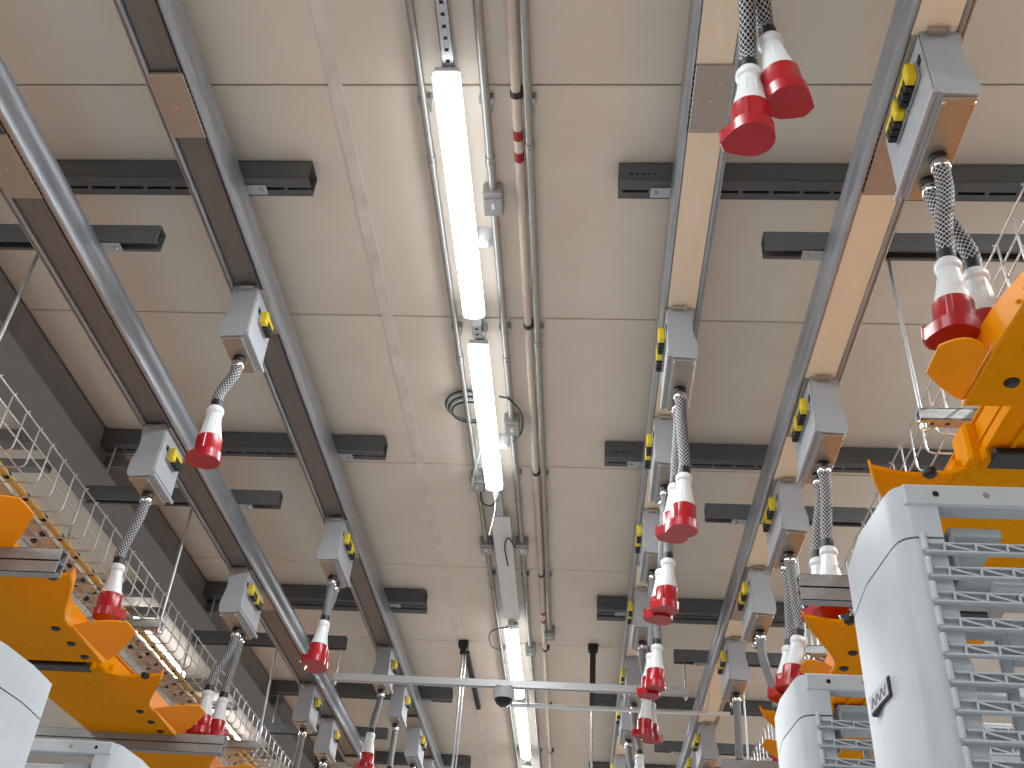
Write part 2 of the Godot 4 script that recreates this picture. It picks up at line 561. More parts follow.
func build_beams() -> void:
	var la := 2.45 - 0.998
	var mesh_al := slotted_channel(la, 0.088, 0.0875, 0.104, 0.09, 0.013)
	var mesh_ar := slotted_channel(2.35 - 0.098, 0.088, 0.0875, 0.104, 0.09, 0.013)
	var mesh_bl := open_strut(2.45 - 1.47, 0.052, 0.075, 0.012)
	var mesh_br := open_strut(2.35 - 0.572, 0.052, 0.075, 0.012)
	var stm := mb()
	for k in 5:
		box(stm, Vector3(0.035 + 0.022 * k, 0.026, 0.0442), Vector3(0.035 + 0.022 * k + [0.014, 0.012, 0.015, 0.009, 0.005][k], 0.034, 0.0448))
	var stamp := stm.commit()
	for i in range(1, 8):
		var z := -2.488 + 1.795 - 1.795 * i
		for side in [0, 1]:
			var x0: float = -2.45 if side == 0 else 0.098
			var t := thing("ceiling_channel", "dark slotted ceiling channel, " + NTH[i - 1] + " along from the first lamp, above the upper " + ("grey-bottomed rail" if side == 0 else "cream-bottomed rail"), "channel", at_h(x0, H_A, z), "ceiling channels across the grey rails" if side == 0 else "ceiling channels across the cream rails")
			put("channel_body", mesh_al if side == 0 else mesh_ar, M.beam, t)
			if side == 1:
				put("stamp_mark", stamp, M.black_gap, t)
			if i == 3:
				# doubled channel with a second strip behind
				var st := mb()
				box(st, Vector3(0, -0.012, -0.11), Vector3(la if side == 0 else 2.2, 0.03, -0.052), 0.003)
				part("backing_strip", st, M.beam, t)
			clip(t, Vector3((-1.222 if side == 0 else 0.272) - x0, 0, -0.012), 1.0 if side == 0 else -1.0)
			var xb: float = -2.45 if side == 0 else 0.572
			var b := thing("hanging_strut", "grey open strut, " + NTH[i - 1] + " along from the first lamp, carrying the lower " + ("grey-bottomed rail" if side == 0 else "cream-bottomed rail"), "strut", at_h(xb, H_B, -2.475 + 1.80 - 1.80 * i), "hanging struts of the grey rails" if side == 0 else "hanging struts of the cream rails")
			put("strut_body", mesh_bl if side == 0 else mesh_br, M.strut_grey if false else M.beam, b)
			clip(b, Vector3((-1.662 if side == 0 else 0.755) - xb, 0, -0.004), 1.0 if side == 0 else -1.0)
			# rods up to the channel, over the rail
			var st2 := mb()
			var xr: float = (-2.38 if side == 0 else 2.27) - xb
			tube(st2, [Vector3(xr, 0.07, 0), Vector3(xr, H_A - H_B + 0.01, 0)], 0.006, 8)
			part("drop_rod", st2, M.zinc, b)

# d: +1 when the aisle lies towards +x of the rail, else -1; x_aisle: the face towards the aisle
func rail(x_aisle: float, d: float, h_bottom: float, label: String, cream: bool, joints: Array) -> void:
	var t := thing("bus_rail", label, "rail", at_h(x_aisle, h_bottom, 0))
	var W := 0.156
	var H := 0.129
	var z0 := 4.5
	var z1 := -16.5
	# u: away from the aisle, y up
	var u := [
		Vector2(0.000, 0.020), Vector2(0.003, 0.004), Vector2(0.008, 0.0), Vector2(0.020, 0.0), Vector2(0.022, 0.004), Vector2(0.022, 0.10),
		Vector2(W - 0.024, 0.10), Vector2(W - 0.024, 0.003), Vector2(W - 0.020, 0.0), Vector2(W - 0.013, 0.0), Vector2(W - 0.012, 0.005), Vector2(W - 0.009, 0.005), Vector2(W - 0.008, 0.0), Vector2(W - 0.003, 0.0), Vector2(W, 0.005),
		Vector2(W, H - 0.01), Vector2(W - 0.01, H), Vector2(0.012, H), Vector2(0.004, H - 0.006), Vector2(0.0, H - 0.014), Vector2(0.0, 0.098), Vector2(0.0035, 0.086), Vector2(0.0045, 0.07), Vector2(0.0035, 0.05), Vector2(0.0, 0.036)]
	var pr := PackedVector2Array()
	for p in u:
		pr.append(Vector2(-p.x * d, p.y))
	var st := mb()
	extrude(st, pr, z1, z0)
	part("rail_body", st, M.alu, t)
	st = mb()
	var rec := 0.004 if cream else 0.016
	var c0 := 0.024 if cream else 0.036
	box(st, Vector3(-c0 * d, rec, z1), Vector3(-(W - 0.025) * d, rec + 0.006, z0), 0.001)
	part("closure_strip", st, M.closure_cream_lit if cream else M.closure_grey_shaded, t)
	if not cream:
		st = mb()
		var gp := PackedVector2Array()
		for p in [Vector2(0.0225, 0.012), Vector2(0.0225, 0.05), Vector2(0.036, 0.05), Vector2(0.036, 0.002), Vector2(0.033, 0.0), Vector2(0.030, 0.002), Vector2(0.030, 0.012)]:
			gp.append(Vector2(-p.x * d, p.y))
		extrude(st, gp, z1, z0)
		part("contact_ridge", st, M.alu_dark, t)
	for jz in joints:
		st = mb()
		box(st, Vector3(-0.024 * d, -0.006, jz - 0.125), Vector3(-(W - 0.022) * d, 0.006, jz + 0.125), 0.002)
		var jc := part("joint_cover", st, M.plate, t, "brownish steel cover plate")
		st = mb()
		lathe(st, [Vector2(0, -0.010), Vector2(0.005, -0.010), Vector2(0.0065, -0.006), Vector2(0.0065, 0.0)], 10, Transform3D(Basis.IDENTITY, Vector3(-W / 2 * d, 0, jz)))
		part("screw", st, M.chrome, jc)
		st = mb()
		for q in 12:
			var zz: float = jz - 0.115 + q * 0.0205
			box(st, Vector3(-0.019 * d, -0.001, zz), Vector3(-0.024 * d, 0.004, zz + 0.012), 0.0005)
		part("clip_teeth", st, M.black_gap, jc)

# ------------------------------------------------------------------ tap-off boxes
var box_mesh := {}

func tap_off(x_aisle: float, d: float, h_top: float, z_near: float, double_box: bool, label: String, group: String) -> void:
	# x_aisle: the box face with the breakers; z_near: its end towards the camera
	var L := 0.335 if double_box else 0.225
	var t := thing("tap_off_box", label, "tap-off box", at_h(x_aisle, h_top, z_near), group)
	var key := [d, double_box]
	if not box_mesh.has(key):
		var e := {}
		# end profile, u away from the aisle
		var prof := [Vector2(0.0, 0.012), Vector2(0.0, -0.218), Vector2(0.004, -0.226), Vector2(0.012, -0.232)]
		prof.append_array([Vector2(0.088, -0.238), Vector2(0.097, -0.234), Vector2(0.103, -0.222)])
		for k in 15:
			var y := -0.205 + 0.20 * k / 14.0
			var s := (y + 0.205) / 0.20
			# bulging foot, waist, slightly wider shoulder
			var w := 0.105 - 0.016 * smoothstep(0.08, 0.55, s) + 0.008 * smoothstep(0.68, 0.95, s)
			prof.append(Vector2(w, y))
		prof.append(Vector2(0.096, 0.010))
		var pr := PackedVector2Array()
		for p in prof: pr.append(Vector2(-p.x * d, p.y))
		var st := mb()
		extrude(st, pr, -L, 0)
		e.body = st.commit()
		# lighter face plate with a rolled lip below and a shallow frame
		st = mb()
		box(st, Vector3(0.0, -0.205, -L + 0.006), Vector3(0.004 * d, -0.006, -0.006), 0.0015)
		e.face = st.commit()
		st = mb()
		tube(st, [Vector3(0.002 * d, -0.222, 0.0), Vector3(0.002 * d, -0.222, -L - 0.012)], 0.009, 10)
		e.lip = st.commit()
		st = mb()
		box(st, Vector3(-0.014 * d, -0.2445, -L + 0.004), Vector3(-0.094 * d, -0.236, -0.008), 0.002)
		e.bottom = st.commit()
		# bracket at the top of the near end
		st = mb()
		box(st, Vector3(-0.016 * d, -0.014, 0.0), Vector3(-0.068 * d, 0.001, 0.018), 0.003)
		box(st, Vector3(-0.060 * d, -0.026, 0.014), Vector3(-0.068 * d, -0.004, 0.022), 0.002)
		e.hook = st.commit()
		# mounting plate that runs on behind the box
		st = mb()
		box(st, Vector3(0.018 * d, -0.004, -L - 0.05), Vector3(-0.104 * d, 0.006, -0.01), 0.0015)
		e.mount = st.commit()
		box_mesh[key] = e
	if not box_mesh.has("parts"):
		var e := {}
		var st := mb()
		# breaker, local: x out of the face, y up, z along; about 60 long
		box(st, Vector3(0, -0.030, -0.052), Vector3(0.006, 0.030, 0.052), 0.002)
		e.frame = st.commit()
		st = mb()
		box(st, Vector3(0.006, -0.026, 0.020), Vector3(0.030, 0.026, 0.050), 0.003)
		box(st, Vector3(0.006, 0.006, -0.050), Vector3(0.027, 0.026, 0.021), 0.003)
		e.handle = st.commit()
		st = mb()
		box(st, Vector3(0.006, -0.030, 0.0), Vector3(0.028, 0.007, -0.019), 0.002)
		e.poles = st.commit()
		st = mb()
		box(st, Vector3(0, -0.012, -0.009), Vector3(0.003, 0.012, 0.009), 0.001)
		e.port = st.commit()
		st = mb()
		lathe(st, [Vector2(0.0, -0.004), Vector2(0.022, -0.004), Vector2(0.024, -0.010), Vector2(0.024, -0.026), Vector2(0.021, -0.030), Vector2(0.0, -0.030)], 18)
		e.nut = st.commit()
		st = mb()
		lathe(st, [Vector2(0.019, -0.028), Vector2(0.0235, -0.031), Vector2(0.0245, -0.036), Vector2(0.0245, -0.050), Vector2(0.0225, -0.054), Vector2(0.015, -0.056)], 18)
		e.ring = st.commit()
		st = mb()
		lathe(st, [Vector2(0, -0.003), Vector2(0.004, -0.003), Vector2(0.005, 0)], 8)
		e.screw = st.commit()
		box_mesh["parts"] = e
	var e: Dictionary = box_mesh[key]
	var q: Dictionary = box_mesh["parts"]
	put("housing", e.body, M.box, t)
	put("face_plate", e.face, M.box, t)
	put("lower_lip", e.lip, M.box, t)
	put("bottom_plate", e.bottom, M.box_bottom, t, Transform3D.IDENTITY, "shiny metal bottom plate")
	put("hook", e.hook, M.plate, t)
	put("mounting_plate", e.mount, M.plate, t)
	var turn := Basis.IDENTITY if d > 0 else Basis(Vector3.UP, PI)
	var zs := [-0.095, -0.205] if double_box else [-0.12]
	for z in zs:
		var b := put("breaker", q.frame, M.box, t, Transform3D(turn, Vector3(0.004 * d, -0.085, z)))
		var tb := Transform3D(Basis(Vector3.UP, PI).inverse() if d < 0 else Basis.IDENTITY, Vector3.ZERO)
		# the yellow handle sits at the end towards the camera on both sides
		var fl := Basis.IDENTITY if d > 0 else Basis.from_scale(Vector3(1, 1, -1))
		put("handle", q.handle, M.yellow_switch, b, Transform3D(fl, Vector3.ZERO), "yellow lock-off handle")
		for k in 3:
			put("pole", q.poles, M.black, b, Transform3D(fl, Vector3(0, 0, (0.018 - 0.023 * k) * (1.0 if d > 0 else -1.0))))
	put("port", q.port, M.black, t, Transform3D(turn, Vector3(0.004 * d, -0.07, zs[0] + 0.065)))
	var gz := [-0.185, -0.265] if double_box else [-0.125]
	for k in gz.size():
		var g := put("gland", q.nut, M.steel_dark, t, Transform3D(Basis.IDENTITY, Vector3(-0.052 * d, -0.240, gz[k])))
		put("ring", q.ring, M.chrome, g)
	for s in [[-0.02, -0.02], [-0.088, -0.02]]:
		put("screw", q.screw, M.chrome, t, Transform3D(Basis.IDENTITY, Vector3(s[0] * d, -0.2445, s[1])))

# ------------------------------------------------------------------ plugs on braided leads
var plug_mesh := {}

func plug_lead(from: Vector3, top: Vector3, tip: Vector3, wing: float, label: String, group: String) -> void:
	# from: the gland; top: where the lead enters the plug; tip: the open end of the plug
	var t := thing("plug_lead", label, "plug", top, group)
	if plug_mesh.is_empty():
		var st := mb()
		# body: nut, neck and flaring cone, hanging down from y = 0; about 0.23 long
		lathe(st, [Vector2(0.020, 0.0), Vector2(0.027, -0.003), Vector2(0.031, -0.010), Vector2(0.032, -0.022), Vector2(0.030, -0.030), Vector2(0.0265, -0.034), Vector2(0.026, -0.040)].map(func(v): return v), 22)
		plug_mesh.nut = st.commit()
		st = mb()
		lathe(st, [Vector2(0.0265, -0.034), Vector2(0.0275, -0.048), Vector2(0.031, -0.075), Vector2(0.037, -0.105), Vector2(0.042, -0.130), Vector2(0.0445, -0.145), Vector2(0.0445, -0.150)], 24)
		for a in 8:
			# flutes down the cone
			var ang := TAU * a / 8.0
			var c := Vector3(cos(ang), 0, sin(ang))
			tube(st, [c * 0.0255 + Vector3(0, -0.05, 0), c * 0.036 + Vector3(0, -0.118, 0)], 0.0035, 6)
		plug_mesh.body = st.commit()
		st = mb()
		lathe(st, [Vector2(0.0445, -0.136), Vector2(0.0465, -0.138), Vector2(0.0465, -0.205), Vector2(0.0495, -0.209), Vector2(0.0495, -0.226), Vector2(0.047, -0.230), Vector2(0.041, -0.230), Vector2(0.041, -0.226), Vector2(0.0, -0.226)], 28)
		# raised key along the shroud
		box(st, Vector3(-0.008, -0.205, 0.043), Vector3(0.008, -0.140, 0.0505), 0.003)
		plug_mesh.shroud = st.commit()
		st = mb()
		# flange of the cap, with a pointed latch to one side
		var fl := PackedVector2Array()
		for k in 17:
			var a := deg_to_rad(-125.0 + 250.0 * k / 16.0)
			fl.append(Vector2(cos(a), sin(a)) * 0.052)
		fl.append(Vector2(-0.050, 0.030))
		fl.append(Vector2(-0.066, 0.017))
		fl.append(Vector2(-0.066, -0.017))
		fl.append(Vector2(-0.050, -0.030))
		extrude(st, fl, 0.200, 0.234, Transform3D(Basis(Vector3(1, 0, 0), PI / 2), Vector3.ZERO))
		plug_mesh.cap = st.commit()
		st = mb()
		box(st, Vector3(-0.073, -0.232, -0.016), Vector3(-0.062, -0.186, 0.016), 0.004)
		plug_mesh.latch = st.commit()
	var dir := (tip - top).normalized()
	var y := -dir
	var x := Vector3(cos(wing), 0, sin(wing))
	x = (x - y * x.dot(y)).normalized()
	var b := Basis(x, y, x.cross(y))
	var s := clampf((tip - top).length() / 0.238, 0.85, 1.1)
	var xf := Transform3D(b.scaled_local(Vector3(s, s, s)), Vector3.ZERO)
	put("plug_body", plug_mesh.body, M.plug_white, t, xf, "white plug body")
	put("clamp_nut", plug_mesh.nut, M.plug_white, t, xf)
	var sh := put("shroud", plug_mesh.shroud, M.plug_red, t, xf, "red plug shroud")
	put("cap", plug_mesh.cap, M.plug_red, sh)
	put("latch", plug_mesh.latch, M.plug_red, sh)
	var st := mb()
	var a := from - top
	var e := -dir * 0.05
	var pts := smooth([a, a.lerp(e, 0.3) + Vector3((a.x - e.x) * 0.18, 0, 0), a.lerp(e, 0.72), e, Vector3.ZERO], 5)
	tube(st, pts, 0.0205, 14)
	part("braided_lead", st, M.sleeve, t, "black lead in pale braided sleeve")
	st = mb()
	tube(st, [e * 0.55, Vector3.ZERO], 0.0218, 14)
	part("lead_end", st, M.black, t)

# ------------------------------------------------------------------ ceiling fittings in the middle
func build_conduits() -> void:
	var defs := [
		["steel conduit carrying two square junction boxes, next to the lamps", -0.56, 0.0135, -16.0, [4.0, 2.6, 1.0, -0.9, -2.42, -3.56, -4.7, -5.9, -7.2, -8.6]],
		["steel conduit with square junction boxes between the lamps and the cream pipe", -0.352, 0.0155, -16.0, [3.6, 2.0, 0.4, -1.1, -2.42, -3.56, -4.8, -5.9, -7.3, -8.7]],
		["bare steel conduit ending in a square box beside the cream pipe", -0.212, 0.0155, -6.55, [3.4, 1.8, 0.2, -1.3, -2.36, -3.45, -4.9, -5.7]]]
	for i in 3:
		var df: Array = defs[i]
		var t := thing("conduit", df[0], "conduit", at_h(df[1], 2.74, 0))
		var st := mb()
		tube(st, [Vector3(0, 0, 4.9), Vector3(0, 0, df[3])], df[2], 12)
		part("pipe", st, M.conduit, t)
		for z in df[4]:
			st = mb()
			tube(st, [Vector3(0, 0, z + 0.025), Vector3(0, 0, z - 0.025)], df[2] + 0.003, 12)
			box(st, Vector3(-0.006, -0.024, z - 0.008), Vector3(0.006, -0.010, z + 0.008), 0.002)
			part("coupling", st, M.conduit, t)
		for k in 12:
			st = mb()
			var z := 3.83 - 1.192 * k - 0.03
			if z < df[3]: continue
			box(st, Vector3(-0.006 - df[2], -0.004, z - 0.012), Vector3(0.028, 0.029, z + 0.012), 0.002)
			box(st, Vector3(0.016, 0.0, z - 0.05), Vector3(0.021, 0.028, z + 0.012), 0.001)
			part("saddle", st, M.conduit, t)
		var jb := []
		if i == 0: jb = [-4.62, -5.34]
		elif i == 1: jb = [-2.60, -4.07, -5.33, -6.9]
		else: jb = [-6.6]
		for z in jb:
			st = mb()
			box(st, Vector3(-0.036, -0.032, z - 0.055), Vector3(0.036, 0.029, z + 0.055), 0.004)
			var b := part("junction_box", st, M.strut_grey, t)
			st = mb()
			box(st, Vector3(-0.034, -0.036, z - 0.053), Vector3(0.034, -0.033, z + 0.032), 0.002)
			part("cover", st, M.conduit, b)
			st = mb()
			box(st, Vector3(-0.006, -0.038, z - 0.018), Vector3(0.006, -0.0365, z + 0.012), 0.0005)
			part("label_plate", st, M.plug_white, b)
	var p := thing("sprinkler_pipe", "cream painted pipe with red bands running beside the bare conduit", "pipe", at_h(-0.250, 2.742, 0))
	var st := mb()
	tube(st, [Vector3(0, 0, 4.9), Vector3(0, 0, -16.0)], 0.0165, 14)
	part("pipe", st, M.cream_pipe, p)
	for z in [-2.30, -2.395, -6.27, -6.40]:
		st = mb()
		tube(st, [Vector3(0, 0, z + 0.021), Vector3(0, 0, z - 0.021)], 0.0175, 14)
		part("red_band", st, M.red_tape, p, "dark red band")
	for k in 12:
		st = mb()
		var z := 3.83 - 1.192 * k
		tube(st, [Vector3(0, 0, z + 0.012), Vector3(0, 0, z - 0.012)], 0.0195, 12)
		box(st, Vector3(0.012, -0.006, z - 0.012), Vector3(0.03, 0.0265, z + 0.012), 0.002)
		part("pipe_clip", st, M.steel_dark, p)

	# perforated strut that the lamps hang from
	var ps := thing("perforated_strut", "long galvanised strut with square holes that the lamps hang from", "strut", at_h(-0.459, 2.718, 0))
	st = mb()
	var w := 0.041
	box(st, Vector3(-w / 2, 0.0, -16.0), Vector3(-w / 2 + 0.003, 0.05, 4.9))
	box(st, Vector3(w / 2 - 0.003, 0.0, -16.0), Vector3(w / 2, 0.05, 4.9))
	box(st, Vector3(-w / 2, 0.0, -16.0), Vector3(-0.006, 0.003, 4.9), 0.0005)
	box(st, Vector3(0.006, 0.0, -16.0), Vector3(w / 2, 0.003, 4.9), 0.0005)
	box(st, Vector3(-w / 2, 0.022, -16.0), Vector3(w / 2, 0.024, 4.9))
	for k in 120:
		var z := 0.4 - 0.042 * k
		box(st, Vector3(-0.006, 0.0, z - 0.030), Vector3(0.006, 0.003, z), 0.0)
	box(st, Vector3(-0.006, 0.0, 0.4), Vector3(0.006, 0.003, 4.9))
	box(st, Vector3(-0.006, 0.0, -16.0), Vector3(0.006, 0.003, 0.4 - 0.042 * 119 - 0.030))
	part("strut_body", st, M.zinc, ps)
	st = mb()
	box(st, Vector3(-0.050, -0.004, -6.34), Vector3(0.056, -0.001, -4.95), 0.001)
	part("cover_plate", st, M.lamp_shell, ps, "pale cover plate between two lamps")
	# small parts at the lamp joints
	for z in [-3.29, -4.60, -6.38, -7.82]:
		st = mb()
		box(st, Vector3(-0.021, -0.045, z - 0.04), Vector3(0.021, -0.001, z + 0.04), 0.002)
		var hb := part("hanger_bracket", st, M.zinc, ps)
		for q in 2:
			st = mb()
			box(st, Vector3(-0.006, -0.0465, z - 0.022 + 0.036 * q), Vector3(0.006, -0.0452, z - 0.012 + 0.036 * q))
			part("hole", st, M.black_gap, hb)
		st = mb()
		box(st, Vector3(0.022, -0.03, z - 0.02), Vector3(0.042, -0.008, z + 0.02), 0.003)
		part("connector", st, M.strut_grey, ps)

	# smoke heads on the ceiling
	for z in [-2.82, -4.25]:
		var sd := thing("smoke_detector", "small round white smoke detector on the ceiling beside a lamp", "detector", at_h(-0.405, CEIL, z), "smoke detectors beside the lamps")
		st = mb()
		lathe(st, [Vector2(0, -0.045), Vector2(0.022, -0.045), Vector2(0.030, -0.036), Vector2(0.046, -0.020), Vector2(0.050, 0.0)], 22)
		part("head", st, M.plug_white, sd)
	# coil of spare cable
	var c := thing("cable_coil", "coil of dark green cable tucked above the second lamp", "cable", at_h(-0.548, 2.745, -3.97))
	for k in 5:
		st = mb()
		var pts := []
		for a in 29:
			var th := TAU * a / 28.0
			pts.append(Vector3(cos(th) * (0.085 + 0.007 * k), 0.004 * k - 0.012, sin(th) * (0.085 + 0.009 * k) + 0.008 * k))
		tube(st, pts, 0.005, 6)
		part("cable_loop", st, M.cable_dark if k % 2 == 0 else M.cable_pale, c)
	var lp := thing("cable_loop", "black cable looping out beside the second lamp and junction box", "cable", at_h(-0.352, 2.73, -4.0))
	st = mb()
	tube(st, smooth([Vector3(-0.05, 0, 0.17), Vector3(0.0, -0.01, 0.16), Vector3(0.05, -0.012, 0.05), Vector3(0.045, -0.012, -0.1), Vector3(0.0, -0.01, -0.2)], 6), 0.0045, 7)
	part("cable", st, M.cable_dark, lp)
	var tl := thing("loose_cable", "pale green loose cable hanging from the conduit by the second lamp", "cable", at_h(-0.52, 2.72, -4.2))
	st = mb()
	tube(st, smooth([Vector3(0.03, 0.02, 0.15), Vector3(0.015, -0.01, 0.0), Vector3(-0.03, -0.04, -0.18), Vector3(-0.075, -0.06, -0.40)], 6), 0.0045, 7)
	tube(st, smooth([Vector3(0.02, 0.02, 0.12), Vector3(0.0, -0.01, -0.02), Vector3(-0.035, -0.05, -0.2), Vector3(-0.065, -0.07, -0.38)], 6), 0.0035, 7)
	part("cable", st, M.cable_pale, tl)
	for q in [["black feed cable curling from junction box to second lamp", -0.545, -4.66, [Vector3(0, -0.02, 0), Vector3(0.005, -0.05, -0.07), Vector3(0.05, -0.055, -0.10), Vector3(0.085, -0.05, -0.03), Vector3(0.09, -0.045, 0.06)]],
		["black feed cable curling from conduit to third lamp", -0.56, -6.62, [Vector3(0.10, -0.03, 0.14), Vector3(0.04, -0.05, 0.22), Vector3(-0.05, -0.05, 0.12), Vector3(-0.055, -0.045, -0.12), Vector3(0.0, -0.01, -0.28)]],
		["black feed cable curling from junction box over the cream plate", -0.40, -5.4, [Vector3(0.01, -0.02, 0.1), Vector3(-0.02, -0.04, 0.25), Vector3(-0.045, -0.045, 0.15), Vector3(-0.04, -0.04, -0.1)]]]:
		var f := thing("feed_cable", q[0], "cable", at_h(q[1], 2.73, q[2]))
		st = mb()
		tube(st, smooth(q[3], 6), 0.0045, 7)
		part("cable", st, M.cable_dark, f)
	var pc := thing("pull_cord", "thin white cord hanging from the end of the second lamp", "cord", at_h(-0.459, 2.66, -4.62))
	st = mb()
	tube(st, smooth([Vector3(0, 0.0, 0), Vector3(-0.004, -0.08, -0.05), Vector3(-0.03, -0.17, -0.12)], 6), 0.0035, 7)
	part("cord", st, M.plug_white, pc)
	st = mb()
	lathe(st, [Vector2(0.0, -0.035), Vector2(0.008, -0.02), Vector2(0.018, 0.0), Vector2(0.018, 0.015), Vector2(0, 0.02)], 12)
	part("cord_cap", st, M.plug_white, pc)

	# black hangers from the ceiling
	for q in [[-0.826, -6.88, "black slotted hanger with a threaded rod dropping beside the seam tape"], [0.086, -6.86, "black slotted hanger with a threaded rod dropping beside the cream-bottomed rail"]]:
		var hg := thing("ceiling_hanger", q[2], "hanger", at_h(q[0], CEIL, q[1]))
		st = mb()
		box(st, Vector3(-0.035, -0.05, -0.03), Vector3(0.035, 0.0, 0.03), 0.004)
		part("top_bracket", st, M.black, hg)
		var low := -0.46 if q[0] > 0 else -0.10
		st = mb()
		box(st, Vector3(-0.02, low, -0.012), Vector3(0.02, -0.05, 0.012), 0.002)
		part("slotted_bar", st, M.steel_dark, hg)
		st = mb()
		tube(st, [Vector3(0.0, low, 0), Vector3(0.0, -1.45, 0)], 0.008, 8)
		if q[0] < 0:
			tube(st, [Vector3(0.022, low, 0), Vector3(0.022, -1.45, 0)], 0.006, 8)
		part("rod", st, M.zinc, hg)
	var db := thing("dark_bar", "dark flat bar on the ceiling over the seam tape", "bar", at_h(-0.82, CEIL, -7.65))
	st = mb()
	box(st, Vector3(-0.018, -0.03, -0.60), Vector3(0.018, 0.0, 0.60), 0.003)
	part("bar", st, M.steel_dark, db)

	# cross strut with the dome camera
	var cs := thing("cross_strut", "galvanised strut spanning the aisle and carrying the dome camera", "strut", at_h(-1.515, 2.165, -6.09))
	put("strut_body", open_strut(0.655 + 1.515, 0.041, 0.041, 0.010), M.galvanised, cs)
	for x in [0.01, 2.15]:
		st = mb()
		tube(st, [Vector3(x, -0.03, 0), Vector3(x, 0.20, 0)], 0.006, 8)
		lathe(st, [Vector2(0, -0.02), Vector2(0.012, -0.02), Vector2(0.012, -0.005), Vector2(0.02, -0.003), Vector2(0.02, 0.0)], 6, Transform3D(Basis.IDENTITY, Vector3(x, 0, 0)))
		part("hanger_rod", st, M.zinc, cs)
	var pp := thing("cross_pipe", "thin steel pipe running across behind the galvanised cross strut", "pipe", at_h(-0.42, 2.15, -6.35))
	st = mb()
	tube(st, [Vector3(0, 0, 0), Vector3(1.35, 0, 0)], 0.014, 10)
	part("pipe", st, M.galvanised, pp)
	st = mb()
	for x in [0.1, 1.2]:
		tube(st, [Vector3(x, 0, 0), Vector3(x, 0.03, 0.26)], 0.006, 8)
	part("pipe_arm", st, M.zinc, pp)
	var dc := thing("dome_camera", "white dome camera with dark bubble under the cross strut", "camera", at_h(-0.458, 2.165, -6.07))
	st = mb()
	lathe(st, [Vector2(0.062, -0.072), Vector2(0.066, -0.066), Vector2(0.066, -0.03), Vector2(0.060, -0.012), Vector2(0.04, -0.001), Vector2(0, 0.0)], 28)
	part("housing", st, M.plug_white, dc)
	st = mb()
	var pr := []
	for k in 9:
		var a := PI / 2 * k / 8.0
		pr.append(Vector2(sin(a) * 0.054, -0.070 - cos(a) * 0.056))
	lathe(st, pr, 24)
	part("bubble", st, M.dome, dc, "dark glossy bubble")
	st = mb()
	lathe(st, [Vector2(0.054, -0.072), Vector2(0.056, -0.080), Vector2(0.063, -0.077), Vector2(0.063, -0.069)], 28)
	part("trim_ring", st, M.plug_white, dc)
	st = mb()
	box(st, Vector3(-0.05, 0.0, -0.02), Vector3(0.05, 0.012, 0.02), 0.002)
	part("mount", st, M.zinc, dc)

